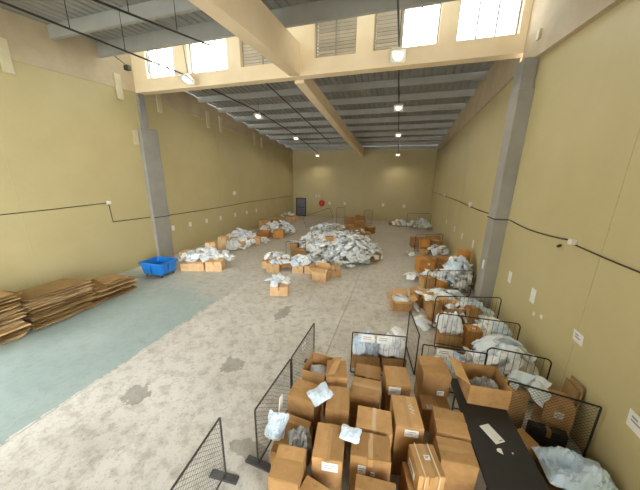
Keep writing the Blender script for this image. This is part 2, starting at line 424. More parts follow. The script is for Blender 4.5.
# ------------------------------------------------------------------ door, hose reel and papers on the back wall
d = struct(empty('door_1', (-10.78, YB, 0)))
fr = bmesh.new(); bx(fr, -.62, -.50, -.06, .02, 0, 2.1); bx(fr, .50, .62, -.06, .02, 0, 2.1); bx(fr, -.5, .5, -.06, .02, 1.98, 2.1); bx(fr, -.5, .5, -.05, .02, .98, 1.08); bx(fr, -.5, .5, -.05, .02, 0, .1)
obj('door_frame', fr, 'door_frame_brown', d)
obj('door_panel', box(-.5, .5, -.03, .0, .1, .98), 'door_panel_grey', d); obj('door_panel', box(-.5, .5, -.03, .0, 1.08, 1.98), 'door_panel_grey', d)
obj('door_handle', bevel(box(.38, .46, -.08, -.03, 1.0, 1.06), .01, 1), 'steel_post', d)
t = tag(empty('hose_reel', (-8.22, YB-.012, 1.6)), 'round red hose reel hung on the back wall', 'hose reel')
R90 = (math.radians(90), 0, 0)
obj('drum', lathe([(.10, 0), (.30, .0), (.33, .03), (.33, .06), (.26, .07), (.26, .16), (.33, .17), (.33, .20), (.30, .23), (.12, .23)], 20), 'red_paint', t, (0, 0, 0), R90, True)
obj('hub', lathe([(.03, .22), (.09, .22), (.09, .25), (.04, .26)], 12), 'hub_pink', t, None, R90)
obj('bracket', box(-.05, .05, -.03, .0, -.4, .4), 'red_paint', t)
def wall_paper(X, Y, Z, nrm, w, h, label, ink=True, grp=None):
    o = empty('notice_sheet', (X, Y, Z))
    o.rotation_euler = (0, 0, {'x-': math.pi/2*3, 'x+': math.pi/2, 'y-': 0}[nrm])
    bm = box(-w/2, w/2, -.006, 0, -h/2, h/2)
    obj('sheet', bm, 'paper', o)
    if ink:
        for i, zz in enumerate((.28, .12)):
            obj('print_line', box(-w*.30, w*(.22 if i else .05), -.0085, -.006, h*zz-.012, h*zz+.012), 'print_ink', o)
    tag(o, label, 'paper', grp)
    return o
for i, (x, z) in enumerate(((-7.35, 1.62), (-5.6, 1.66), (-1.46, 1.68), (.68, 1.64))):
    wall_paper(x, YB, z, 'y-', .24, .3, 'small white paper on back wall, ' + ('right of the red hose reel', 'above the leaning panel', 'right of the tall fence post', 'above the far right parcels')[i], False)
for i, x in enumerate((-8.95, -8.6)):
    wall_paper(x, YB, 2.38, 'y-', .09, .32, 'thin white strip above the hose reel, %s one' % ('left' if i == 0 else 'right'), False)
# right wall papers (row at the same height, getting further away)
for y, z, w, h, lb in ((3.74, 1.20, .26, .34, 'white notice on right wall at the photo edge, low'), (5.09, 1.61, .25, .30, 'tilted white notice on right wall above the wire mesh panel'),
                 (6.76, 1.69, .20, .34, 'white notice on right wall before the grey column'), (8.10, 1.66, .18, .32, 'pale notice on right wall beside the grey column'),
                 (12.06, 1.67, .2, .34, 'first small white notice past the right column'), (14.09, 1.60, .2, .32, 'second small white notice past the right column'),
                 (16.0, 1.62, .2, .32, 'third small white notice past the right column'), (18.6, 1.62, .2, .3, 'fourth small white notice past the right column')):
    o = wall_paper(XR, y, z, 'x-', w, h, lb, y < 6)
    if y == 5.09: o.rotation_euler = (math.radians(6), 0, math.pi*1.5)
    if y == 3.74: o.rotation_euler = (math.radians(4), 0, math.pi*1.5)
tag(wall_paper(XR-.36, 9.25, 1.63, 'x-', .17, .3, 'white notice taped on the right grey column', False), None)
for i, (y, z) in enumerate(((6.25, 1.42), (6.55, 1.33))):
    wall_paper(XR, y, z, 'x-', .08, .09, ('small paper scrap under the notice, right one', 'small paper scrap under the notice, left one')[i], False)
for i, y in enumerate((10.95, 12.2, 13.6, 15.0, 16.7, 18.3, 19.8)):
    wall_paper(XL, y, 1.52, 'x+', .20, .27, ('first', 'second', 'third', 'fourth', 'fifth', 'sixth', 'seventh')[i]+' white notice along the far left wall, counted from the column', False)

# ------------------------------------------------------------------ cables, conduits, junction boxes, lamps
def cable(name, pts, r, label, mat='cable_black', cat='cable'):
    bm = tube(bmesh.new(), pts, r, 6); o = obj(name, bm, mat, None, smooth=True); return tag(o, label, cat)
def sag(p, q, n, s):
    return [tuple(p[i]+(q[i]-p[i])*k/n-(s*4*(k/n)*(1-k/n) if i == 2 else 0) for i in range(3)) for k in range(n+1)]
cable('wall_cable', sag((XL+.02, 1.0, 3.04), (XL+.02, 7.82, 3.17), 16, .05), .014, 'dark cable running along near left wall to white junction box')
cable('wall_cable', [(XL+.02, 7.86, 3.12), (XL+.02, 7.9, 2.34), (XL+.02, 9.7, 2.30)], .014, 'thin cable dropping from junction box to left column', 'rust_grey_steel')
cable('wall_cable', [(XL+.21, 9.72, 2.28), (XL+.215, 10.62, 2.26), (XL+.02, 10.75, 2.26)]+sag((XL+.02, 10.8, 2.26), (XL+.02, 18.5, 2.34), 12, .04)+[(XL+.02, 27.8, 2.3)], .018, 'thin cable along far left wall past the column', 'rust_grey_steel')
cable('wall_cable', sag((XR-.02, 1.6, 3.2), (XR-.02, 5.76, 3.17), 14, .06), .013, 'black cable sagging along right wall nearest the viewer')
cable('wall_cable', sag((XR-.02, 6.0, 3.22), (XR-.02, 8.8, 3.19), 12, .07)+[(XR-.02, 8.95, 3.18), (XR-.375, 8.98, 3.17), (XR-.375, 9.64, 3.17), (XR-.02, 9.68, 3.17)]+sag((XR-.02, 9.8, 3.17), (XR-.02, 15.4, 3.2), 10, .05)+[(XR-.02, 27.6, 3.18)], .016, 'black cable along right wall crossing the grey column')
def jbox(x, y, z, label, s=.16):
    o = obj('junction_box', bevel(box(-.05, .05, -s/2, s/2, -s/2, s/2), .012, 1), 'white_plastic', None, (x, y, z)); return tag(o, label, 'junction box')
jbox(XL+.05, 7.85, 3.18, 'white junction box on near left wall at the cable end', .15)
jbox(XL+.05, 16.74, 3.15, 'small white box high on far left wall', .24)
jbox(XR-.05, 5.83, 3.22, 'white junction box on right wall between two cables', .11)
jbox(XR-.05, 13.3, 3.25, 'white box on right wall just past the grey column', .2)
jbox(XR-.05, 20.5, 3.28, 'white box on right wall near the back corner', .2)
tag(obj('cable_plug', lathe([(.012, -.045), (.028, -.04), (.03, .02), (.018, .05)], 10), 'cable_black', None, (XR-.04, 6.2, 3.05), (math.radians(60), 0, 0)), 'small black plug hanging below the right wall cable', 'plug')
def lamp(x, y, z, top, label, s=.46, tilt=0):
    t = tag(empty('high_bay_lamp', (x, y, z)), label, 'lamp', 'ceiling lamps')
    a = s/2; k = a*.74
    hz = max(.3, top-z)
    t.rotation_euler = (math.radians(-24), 0, 0)
    bm = bmesh.new()
    lo = [bm.verts.new(p) for p in ((-a, -a, 0), (a, -a, 0), (a, a, 0), (-a, a, 0))]; hi = [bm.verts.new(p) for p in ((-k, -k, .14), (k, -k, .14), (k, k, .14), (-k, k, .14))]
    li = [bm.verts.new(p) for p in ((-a*.88, -a*.88, 0), (a*.88, -a*.88, 0), (a*.88, a*.88, 0), (-a*.88, a*.88, 0))]
    bm.faces.new(hi)
    for i in range(4):
        j = (i+1) % 4; bm.faces.new((lo[i], lo[j], hi[j], hi[i])); bm.faces.new((li[i], lo[i], lo[j], li[j])[::-1])
    bmesh.ops.recalc_face_normals(bm, faces=bm.faces)
    obj('housing', bm, 'white_plastic', t)
    obj('diffuser', lathe([(.02, -.012), (a*.55, -.01), (a*.6, .0), (a*.6, .02)], 16), 'lamp_diffuser', t)
    obj('driver_box', bevel(box(-.09, .09, -.09, .09, .14, .26), .01, 1), 'purlin_steel', t)
    ld = bpy.data.lights.new('lamp_light', 'AREA'); ld.shape = 'DISK'; ld.size = s*.8; ld.energy = LAMP_W; ld.color = (1, .90, .72); ld.spread = math.radians(150)
    lo_ = bpy.data.objects.new('lamp_light', ld); COL.objects.link(lo_); lo_.parent = t; lo_.location = (0, 0, -.03)
    obj('hanger_rod', tube(bmesh.new(), [(0, 0, .26), (0, -hz*math.sin(math.radians(24))+.0, hz*math.cos(math.radians(24)))], .012), 'cable_black', t)
    return t
nm = ('in front of the clerestory header', 'first past the header', 'second past the header', 'by the back wall')
for i, (y, z) in enumerate(((9.45, 8.02), (15, 7.86), (21, 7.46), (27, 6.60))):
    for X, side in ((-.38, 'right'), (-8.5, 'left')):
        lamp(X, y, z, (roof_near(y) if y < YC else roof_far(y))-.05, 'square lamp of the %s row, %s' % (side, nm[i]), .5 if y < 10 else .46)
def conduit(name, X, pts, label):
    cable(name, [(X, y, z) for y, z in pts], .028, label, 'cable_black', 'conduit')
conduit('lighting_conduit', -.38, [(YF+.1, 7.65), (5, 8.02), (9.45, 8.34), (9.8, 8.34)], 'dark conduit carrying the right lamp row under the near roof')
conduit('lighting_conduit', -.38, [(10.3, 8.14), (15, 8.14), (21, 7.74), (27, 6.92)], 'dark conduit carrying the right lamp row under the far roof')
conduit('lighting_conduit', -8.5, [(YF+.1, 7.4), (4.43, 7.87), (9.45, 8.2), (9.8, 8.2)], 'dark conduit carrying the left lamp row under the near roof')
conduit('lighting_conduit', -8.5, [(10.3, 8.14), (15, 8.14), (21, 7.74), (27, 6.92)], 'dark conduit carrying the left lamp row under the far roof')
conduit('lighting_conduit', -6.45, [(YF+.1, 7.35), (4.8, 7.85), (8.4, 8.55)], 'thin roof rod between left conduit and concrete beam, near roof')
conduit('lighting_conduit', -6.45, [(yy, roof_far(yy)-.335) for yy in (12.0, 15, 24.4)], 'thin roof rod between left conduit and concrete beam, far roof')
for i, (x, y, zr) in enumerate(((-8.5, 5.55, 7.95), (-6.45, 5.55, 7.99), (-6.45, 7.0, 8.27), (-8.5, 7.0, 8.04))):
    tag(obj('rod_hanger', tube(bmesh.new(), [(x, y, zr), (x, y, roof_near(y)-.02)], .01), 'cable_black'), 'thin hanger wire holding the %s near-roof conduit, %s' % ('left' if x < -8 else 'second', 'nearer' if y < 6 else 'further'), 'hanger')
t = tag(empty('floodlight', (-11.2, 9.2, 8.62)), 'small black floodlight at the left end of the header', 'floodlight')
obj('lamp_head', bevel(box(-.12, .12, -.08, .08, -.09, .09), .015, 1), 'cable_black', t)
obj('arm', tube(bmesh.new(), [(0, 0, .07), (0, -.62, .30)], .014), 'cable_black', t)

# ------------------------------------------------------------------ cartons
CARTONS = 'brown cartons'
def carton_body(w, d, h, rng, bulge=.012):
    bm = bmesh.new(); bx(bm, -w/2, w/2, -d/2, d/2, 0, h)
    bmesh.ops.subdivide_edges(bm, edges=bm.edges[:], cuts=3, use_grid_fill=True)
    for v in bm.verts:
        u, t, q = abs(v.co.x)/(w/2), abs(v.co.y)/(d/2), v.co.z/h
        b = bulge*rng.uniform(.6, 1.3)
        if u > .99 and t < .9: v.co.x += math.copysign(b*(1-t*t)*4*q*(1-q), v.co.x)
        if t > .99 and u < .9: v.co.y += math.copysign(b*(1-u*u)*4*q*(1-q), v.co.y)
        v.co += Vector((rng.uniform(-1, 1), rng.uniform(-1, 1), rng.uniform(-1, .2) if q > .01 else 0))*.003
    return bm
def carton(x, y, z, w, d, h, rz, label, group=CARTONS, mat='cardboard', tape='y', stickers=(), straps=False, scribble=False, far=False, tilt=None, cat='box'):
    rng = random.Random(int((x*131+y*71+z*17)*100) & 0xffff)
    t = tag(empty('carton', (x, y, z), math.radians(rz)), label, cat, group)
    if tilt: t.rotation_euler = (math.radians(tilt[0]), math.radians(tilt[1]), math.radians(rz))
    obj('carton_body', carton_body(w, d, h-.007, rng, .003 if far else .008), mat, t)
    # two top flaps that meet in the middle
    e = .004
    for s_ in (-1, 1):
        g = .003+rng.random()*.006
        bm = bmesh.new()
        if tape == 'y': bx(bm, *(sorted((s_*g, s_*(w/2-e)))), -d/2+e, d/2-e, h-.007, h)
        else: bx(bm, -w/2+e, w/2-e, *(sorted((s_*g, s_*(d/2-e)))), h-.007, h)
        o = obj('top_flap', bm, mat, t)
        for v in o.data.vertices:
            if v.co.z > h-.005: v.co.z += rng.uniform(-.001, .004)
    if not far or w > .5:
        tw = .03; bm = bmesh.new()
        if tape == 'y':
            bx(bm, -tw, tw, -d/2-.002, d/2+.002, h, h+.003); bx(bm, -tw, tw, -d/2-.016, -d/2-.010, h-.12, h+.003)
        else:
            bx(bm, -w/2-.002, w/2+.002, -tw, tw, h, h+.003)
        obj('packing_tape', bm, 'tape_tan', t)
    for f, u, v, su, sv in stickers:
        st = bmesh.new()
        if f == 'front': bx(st, u*w-su/2, u*w+su/2, -d/2-.021, -d/2-.010, v*h-sv/2, v*h+sv/2)
        elif f == 'left': bx(st, -w/2-.02, -w/2-.008, u*d-su/2, u*d+su/2, v*h-sv/2, v*h+sv/2)
        else: bx(st, u*w-su/2, u*w+su/2, v*d-sv/2, v*d+sv/2, h+.001, h+.006)
        k = obj('shipping_label', st, 'paper', t); k['label'] = 'white shipping label'
        for q in range(2):
            pb = bmesh.new(); zz = (.22-.3*q)
            if f == 'front': bx(pb, u*w-su*.35, u*w+su*(.3-.2*q), -d/2-.0225, -d/2-.021, v*h+sv*zz-.006, v*h+sv*zz+.006)
            elif f == 'left': bx(pb, -w/2-.0215, -w/2-.02, u*d-su*.35, u*d+su*.3, v*h+sv*zz-.006, v*h+sv*zz+.006)
            else: bx(pb, u*w-su*.35, u*w+su*(.3-.2*q), v*d+sv*zz-.006, v*d+sv*zz+.006, h+.006, h+.0075)
            obj('print_line', pb, 'print_ink', k)
    if straps:
        for sx in (-.27, .27):
            bm = bmesh.new(); a = .008
            bx(bm, sx*w-a, sx*w+a, -d/2-.016, d/2+.016, h+.002, h+.006); bx(bm, sx*w-a, sx*w+a, -d/2-.018, -d/2-.012, 0, h+.006)
            obj('strap', bm, 'strap_cream', t)
    if scribble:
        pts = [(.02, .10), (.07, .07), (.01, .04), (.08, .02), (.02, -.02), (.08, -.04), (.03, -.08), (.08, -.10)]
        obj('chalk_mark', tube(bmesh.new(), [(a+.03, b+.05, h+.003) for a, b in pts], .005, 4), 'ink_white', t)
    return t
def open_carton(x, y, z, w, d, h, rz, label, flaps, mat='cardboard', group=CARTONS):
    """flaps: opening angle in degrees for front, right, back, left (0 = standing straight up, 90 = level outwards); None = tucked in"""
    t = tag(empty('open_carton', (x, y, z), math.radians(rz)), label, 'box', group)
    k = .008
    for nm_, a in (('side_panel', (-w/2, w/2, -d/2, -d/2+k)), ('side_panel', (-w/2, w/2, d/2-k, d/2)), ('side_panel', (-w/2, -w/2+k, -d/2+k, d/2-k)), ('side_panel', (w/2-k, w/2, -d/2+k, d/2-k))):
        obj(nm_, box(*a, 0, h), mat, t)
    obj('bottom_panel', box(-w/2+k, w/2-k, -d/2+k, d/2-k, 0, .01), 'cardboard_inner', t)
    fl_ = min(w, d)*.45
    for i, ang in enumerate(flaps):
        if ang is None: continue
        ln = w if i in (0, 2) else d
        bm = bmesh.new(); ring = [(-ln/2+.01, 0, 0), (ln/2-.01, 0, 0), (ln/2-.03, 0, fl_), (-ln/2+.03, 0, fl_)]
        prism(bm, ring, .007, (0, 1, 0))
        bmesh.ops.rotate(bm, verts=bm.verts, cent=(0, 0, 0), matrix=Matrix.Rotation(math.radians(ang), 3, 'X'))
        bmesh.ops.rotate(bm, verts=bm.verts, cent=(0, 0, 0), matrix=Matrix.Rotation((0, math.pi/2, math.pi, -math.pi/2)[i], 3, 'Z'))
        off = ((0, -d/2), (w/2, 0), (0, d/2), (-w/2, 0))[i]
        obj('top_flap', bm, 'cardboard_inner', t, (off[0], off[1], h+.001))
    return t

# ------------------------------------------------------------------ plastic mailing parcels
def parcel_mesh(seed, L, Wd, T, nu=5, nv=4, crumple=.5):
    rng = random.Random(seed); bm = bmesh.new()
    ph = [rng.uniform(0, 6.28) for _ in range(6)]; fr = [rng.uniform(2, 5) for _ in range(6)]
    bend = rng.uniform(-.5, .5)*T
    def f(u, v, s):
        e = max(0, (1-abs(u)**3.2))*max(0, (1-abs(v)**3.2))
        x, y = u*L/2*(1-.06*abs(v)**2+.05*math.sin(fr[0]*v+ph[0])), v*Wd/2*(1-.06*u*u+.05*math.sin(fr[1]*u+ph[1]))
        wr = T*.26*crumple*(math.sin(fr[2]*u*2+ph[2]+2*v)+math.sin(fr[3]*v*2+ph[3]-u*2))
        z = s*T/2*(e**.55)*(1+.35*rng.uniform(-crumple, crumple))+wr*(.5 if s < 0 else 1)*(.35+.65*e)+bend*(u*u)
        return (x+rng.uniform(-1, 1)*.012*crumple, y+rng.uniform(-1, 1)*.012*crumple, z)
    top = [[bm.verts.new(f(-1+2*i/nu, -1+2*j/nv, 1)) for j in range(nv+1)] for i in range(nu+1)]
    bot = [[top[i][j] if i in (0, nu) or j in (0, nv) else bm.verts.new(f(-1+2*i/nu, -1+2*j/nv, -1)) for j in range(nv+1)] for i in range(nu+1)]
    for i in range(nu):
        for j in range(nv):
            bm.faces.new((top[i][j], top[i+1][j], top[i+1][j+1], top[i][j+1]))
            q = (bot[i][j+1], bot[i+1][j+1], bot[i+1][j], bot[i][j])
            if len(set(q)) == 4:
                try: bm.faces.new(q)
                except ValueError: pass
    return me_of(bm, 'parcel')
PM = [parcel_mesh(i, *a) for i, a in enumerate(((.44, .34, .10), (.38, .28, .07), (.50, .36, .08), (.36, .32, .12), (.42, .26, .09), (.46, .38, .13), (.32, .24, .06), (.40, .34, .11)))]
for i, m_ in enumerate(PM):
    m_.materials.append(MATS['poly_mailer' if i % 3 else 'poly_mailer_blue'])
    for p in m_.polygons: p.use_smooth = False
RNG = random.Random(11)
def clear(x, y):
    lim = XR-.30-(.36 if 8.2 < y < 10.0 else 0)
    return max(min(x, lim), XL+.32)
def parcel(x, y, z, n=None, rz=0, scale=1, label=None, group=None, mesh=None, cat='parcel', name='mail_parcel', tilt=(0, 0), sc3=None):
    o = bpy.data.objects.new(name, mesh or RNG.choice(PM)); COL.objects.link(o)
    o.location = (clear(x, y), y, z)
    if n is not None: o.rotation_mode = 'QUATERNION'; o.rotation_quaternion = n.to_track_quat('Z', 'Y') @ Euler((0, 0, rz)).to_quaternion()
    else: o.rotation_euler = (*tilt, rz)
    o.scale = sc3 or (scale,)*3
    return tag(o, label, cat, group)
STUFF = []           # parcels buried deeper in the piles: joined into one object at the end
def stuff(x, y, z, s=1.0):
    x = clear(x, y)
    STUFF.append((RNG.choice(PM), Matrix.Translation((x, y, z)) @ Euler((RNG.gauss(0, .4), RNG.gauss(0, .4), RNG.uniform(0, 6.28))).to_matrix().to_4x4() @ Matrix.Scale(s, 4)))
def pile(cx, cy, rx, ry, h, n, label, group, rz=0, base=0, core=1.0, p=2.4, size=.84, ncore=None):
    c, s_ = math.cos(math.radians(rz)), math.sin(math.radians(rz))
    def hf(a, b):
        r = (abs(a)**p+abs(b)**p)**(1/p); return h*max(0, 1-r**2)**.7
    for i in range(n):
        r = math.sqrt((i+.5)/n)*.94; th = i*2.39996+RNG.uniform(-.3, .3)
        a, b = r*math.cos(th)+RNG.uniform(-.06, .06), r*math.sin(th)+RNG.uniform(-.06, .06)
        z = hf(a, b); e = .05
        gx, gy = (hf(a+e, b)-hf(a-e, b))/(2*e*rx), (hf(a, b+e)-hf(a, b-e))/(2*e*ry)
        nn = Vector((-gx*.7+RNG.gauss(0, .28), -gy*.7+RNG.gauss(0, .28), 1)); nn = Vector((nn.x*c-nn.y*s_, nn.x*s_+nn.y*c, nn.z)).normalized()
        sc = RNG.uniform(.8, 1.2)*size
        px_, py_ = cx+a*rx*c-b*ry*s_, cy+a*rx*s_+b*ry*c
        parcel(px_, py_, base+max(z, .03)+.07*sc+RNG.uniform(0, .05), nn, RNG.uniform(0, 6.28), sc, label, group)
    m = int((ncore if ncore is not None else n*1.3)*core*(1.5 if ncore and ncore < 60 else 1))
    for i in range(m):
        r = math.sqrt(RNG.random())*.95; th = RNG.uniform(0, 6.283); a, b = r*math.cos(th), r*math.sin(th)
        z = hf(a, b)*RNG.choice((.15, .45, .7, .85, .95))
        stuff(cx+a*rx*c-b*ry*s_, cy+a*rx*s_+b*ry*c, base+max(z, .02)+.06, RNG.uniform(.85, 1.2)*size)

# ------------------------------------------------------------------ barrier panels
def rounded_rect(w, h, r, z0=0, k=4):
    pts = []
    for cx, cz, a0 in ((w-r, z0+r, -90), (w-r, h-r, 0), (r, h-r, 90), (r, z0+r, 180)):
        for i in range(k+1):
            a = math.radians(a0+90*i/k); pts.append((cx+r*math.cos(a), 0, cz+r*math.sin(a)))
    return pts
def barrier(x0, y0, x1, y1, label, h=1.07, kind='bars', feet=False, r=.014, corner=.10, group='barrier panels', mat='black_steel', z0=.04, step=.05, base=0, lean=0, mid=True):
    L = math.hypot(x1-x0, y1-y0)
    t = tag(empty('barrier_panel', (x0, y0, base), math.atan2(y1-y0, x1-x0)), label, 'barrier', group)
    if lean: t.rotation_euler = (math.radians(lean), 0, t.rotation_euler[2])
    obj('frame', tube(bmesh.new(), rounded_rect(L, h, corner, z0), r, 6, True), mat, t, smooth=True)
    if mid and kind == 'bars': obj('cross_rail', tube(bmesh.new(), [(.0, 0, .2), (L, 0, .2)], r*.8, 5), mat, t)
    bm = bmesh.new(); q = .0024
    if kind == 'bars':
        n = int(L/.11)
        for i in range(1, n): bx(bm, L*i/n-q, L*i/n+q, -q, q, z0, h)
    elif kind == 'grid':
        n = int(L/step); m = int((h-z0)/step)
        for i in range(1, n): bx(bm, L*i/n-q, L*i/n+q, -q, q, z0, h)
        for j in range(1, m): z = z0+(h-z0)*j/m; bx(bm, 0, L, -q, q, z-q, z+q)
    else:                               # diamond mesh
        def clip(c, sg):
            pts = []
            for (a, b) in ((0, None), (L, None)):
                z = c+sg*a
                if z0 <= z <= h: pts.append((a, z))
            for z in (z0, h):
                a = (z-c)/sg
                if 0 < a < L: pts.append((a, z))
            return pts[:2] if len(pts) >= 2 else None
        for sg in (1, -1):
            c = -L-1
            while c < h+L+1:
                k = clip(c, sg)
                if k and math.dist(*k) > .05:
                    (a, b), (e, f_) = k; tube(bm, [(a, sg*.003, b), (e, sg*.003, f_)], .0028, 3)
                c += step*1.414
    wm = obj('wire_mesh', bm, 'wire_steel', t); wm['kind'] = 'stuff'
    if feet:
        for a in feet:
            obj('foot_plate', bevel(box(a*L-.055, a*L+.055, -.22, .22, 0, .035), .006, 1), 'foot_steel', t)
    return t

B_ = 'barrier panels along the right wall'
barrier(-2.10, 2.30, -1.96, .30, 'mesh fence panel cut off by the bottom edge, foot plate showing', kind='diamond', feet=(.02,), mat='rust_grey_steel', group='mesh fence panels left of the cartons', corner=.02, step=.055)
barrier(-1.70, 2.55, -1.64, 3.70, 'near mesh fence panel standing left of the carton stack', kind='diamond', feet=(.02,), mat='rust_grey_steel', group='mesh fence panels left of the cartons', corner=.02, step=.055)
barrier(-1.635, 3.74, -1.60, 4.98, 'further mesh fence panel behind the opened carton', kind='diamond', feet=(.98,), mat='rust_grey_steel', group='mesh fence panels left of the cartons', corner=.02, step=.055)
barrier(-.69, 4.90, .44, 5.08, 'low barrier with two white papers behind the carton stack', corner=.02, group=B_, mid=False)
barrier(.70, 5.25, .545, 6.30, 'barrier panel seen edge-on right of the paper barrier', corner=.02, group=B_, mid=False)
barrier(.75, 4.92, 1.92, 5.00, 'barrier with one white paper behind the tall carton', corner=.02, group=B_, mid=False)
barrier(2.0, 5.24, 3.04, 5.18, 'rounded barrier in front of the large parcel pile by right wall', group=B_)
barrier(1.24, 6.40, 3.02, 6.46, 'rounded barrier in front of the white sack and tall carton', group=B_)
barrier(1.30, 7.42, 3.10, 7.92, 'rounded barrier beside the grey column foot', group=B_)
barrier(1.29, 9.62, 2.95, 10.2, 'barrier in front of the orange cartons past the column', group=B_)
barrier(1.24, 16.2, 2.90, 17.1, 'distant barrier in front of a small carton group on the right', group=B_)
barrier(1.0, 25.2, 3.1, 25.6, 'furthest barrier around parcels in the right back corner', group=B_, h=1.3)
barrier(2.05, 4.33, 3.17, 4.15, 'square wire mesh panel leaning at the right wall beside the table', kind='diamond', corner=.02, group=B_, step=.042, r=.016)
F_ = 'barrier panels around the big heap'
barrier(-4.75, 20.6, -4.2, 21.3, 'tall narrow mesh panel standing behind the big heap', h=2.0, group=F_, corner=.03)
tl = barrier(-7.2, 20.0, -4.9, 20.7, 'mesh panel tipped up at one end behind the big heap', h=.95, group=F_, corner=.05, base=.25)
tl.rotation_euler[1] = math.radians(-20)
barrier(-2.9, 23.8, -2.2, 24.6, 'single far barrier end right of the rear cartons', h=1.5, group=F_, corner=.03)
barrier(-5.45, 11.95, -4.6, 12.6, 'mesh panel half buried at the front left of the big heap', h=1.05, group=F_, corner=.03)

# ------------------------------------------------------------------ near carton stack: second layer seen from above, first layer under it
LOW = 'lower cartons under the near stack'
def under(x, y, w, d, rz, top, label='brown carton in the bottom layer of the near stack'):
    carton(x, y, 0, w, d, top, rz, label, LOW, tape='x')
def stack(x, y, w, d, rz, label, top=.95, h=.47, **kw):
    w *= .955; d *= .955
    carton(x, y, top-h, w, d, h, rz, label, **kw)
    under(x, y, w*.93, d*.93, rz, top-h-.004, 'carton directly under the '+' '.join(label.split()[:12]).rstrip(','))
stack(-.80, 3.86, .38, .46, 14, 'brown taped carton right of the opened carton', )
stack(-1.18, 3.23, .48, .38, -5, 'brown carton beside the fence with a parcel on its corner', tape='x')
stack(-.63, 3.24, .37, .48, 8, 'brown carton between the parcel and the double-wide carton')
stack(-.59, 2.54, .40, .50, 8, 'long brown carton with white label on its front, bottom middle', stickers=(('front', .10, .80, .20, .13),))
stack(-1.00, 2.13, .38, .42, 6, 'brown carton in the bottom left corner of the stack', tape='x')
carton(-.60, 1.92, .36, .42, .40, .46, -12, 'brown carton just showing at the bottom edge, left of centre', tape='x')
under(-.60, 1.92, .41, .4, -10, .358, 'carton directly under the bottom edge carton left of centre')
stack(-.24, 3.66, .50, .38, 2, 'wide brown carton in the back row with glossy tape', tape='x', top=.90, h=.44)
stack(.25, 4.02, .42, .48, 10, 'upright brown carton with white label below the paper barrier', top=.95, stickers=(('front', -.16, .76, .20, .16),))
stack(-.05, 3.05, .52, .38, 5, 'wide brown carton in the middle of the stack', top=.94)
stack(.40, 3.32, .40, .56, 9, 'tall brown carton with white chalk scribble and front label', stickers=(('front', .06, .80, .19, .12),), scribble=True, top=.96)
stack(-.06, 2.64, .52, .35, 6, 'wide carton with small square label on its front, bottom centre', stickers=(('front', -.20, .62, .10, .13), ('front', .08, .55, .05, .05)), top=.95, h=.50)
carton(.05, 2.16, .40, .46, .36, .46, 4, 'brown carton just showing at the bottom edge, centre', tape='x'); under(.05, 2.16, .45, .35, 4, .398, 'carton directly under the bottom edge carton in the centre')
carton(.92, 4.52, .47, .48, .48, .47, 9, 'tall brown carton in front of the single-paper barrier', tape='x', stickers=(('front', .18, .18, .12, .09),))
carton(.94, 4.18, 0, .48, .46, .468, 6, 'carton with top label below the tall brown carton', tape='y', stickers=(('top', -.2, -.36, .13, .08),))
carton(.93, 4.65, 0, .46, .40, .468, 9, 'carton directly under the tall brown carton by the barrier', LOW)
stack(1.00, 3.32, .44, .44, 2, 'plain light carton left of the table, further of two', top=.96, tape='x')
stack(1.00, 2.91, .45, .33, 5, 'plain light carton left of the table, nearer of two', top=.95, h=.50, tape='x')
carton(.625, 2.70, .60, .31, .38, .32, 16, 'small carton bound with two pale straps', straps=True, stickers=(('top', .05, .05, .07, .06), ('left', 0, .5, .2, .1)))
carton(.62, 2.66, .0, .42, .44, .598, 12, 'carton supporting the strapped small carton', tape='x')
carton(.60, 2.18, .0, .5, .4, .62, 8, 'low carton at the bottom edge beside the strapped carton', tape='x')
carton(-.26, 4.22, 0, .48, .34, .74, 2, 'darker carton in shade behind the wide back-row carton')
carton(-1.22, 2.58, .0, .40, .28, .58, 4, 'carton sunk between fence and stack under the grey bag', tape='x')
carton(-1.18, 2.86, .0, .44, .13, .72, -4, 'narrow carton half hidden behind the grey bag', tape='x')
open_carton(-1.17, 3.92, .52, .44, .52, .40, -4, 'opened carton with raised flaps at the fence', (None, 66, None, -24)); under(-1.17, 3.92, .42, .5, -4, .518, 'carton directly under the opened carton at the fence')
parcel(-1.15, 3.92, .74, None, .3, .85, 'grey plastic parcel inside the opened carton at the fence', mesh=None, tilt=(.2, .1))
parcel(-1.05, 3.78, .66, None, 1.3, .8, 'second plastic parcel deeper in the opened carton at the fence')
parcel(-.90, 3.14, 1.03, Vector((.1, -.25, 1)).normalized(), .5, 1.12, 'pale blue parcel lying across two cartons near the fence', mesh=PM[6])
parcel(-.33, 2.66, 1.015, Vector((-.05, -.12, 1)).normalized(), .35, .85, 'pale blue parcel lying between the two front label cartons', mesh=PM[6])
sack_m = parcel_mesh(77, .36, .46, .20, 12, 12, 1.0); sack_m.materials.append(MATS['poly_mailer_blue'])
parcel(-1.40, 2.62, .80, None, .3, .82, 'pale blue plastic bag standing at the fence post', mesh=sack_m, name='plastic_bag', cat='bag', tilt=(1.15, .25))
bagm = parcel_mesh(78, .40, .34, .22, 12, 12, 1.0); bagm.materials.append(MATS['clear_bag'])
parcel(-1.04, 2.62, .70, None, .5, .85, 'translucent grey plastic bag lying between two cartons', mesh=bagm, name='plastic_bag', cat='bag')
tag(obj('white_board', bevel(box(-.012, .012, -.05, .05, 0, 1.0), .004, 1), 'paper', None, (-1.55, 2.95, 0), (0, math.radians(4), 0)), 'narrow white board upright against the mesh fence', 'board')

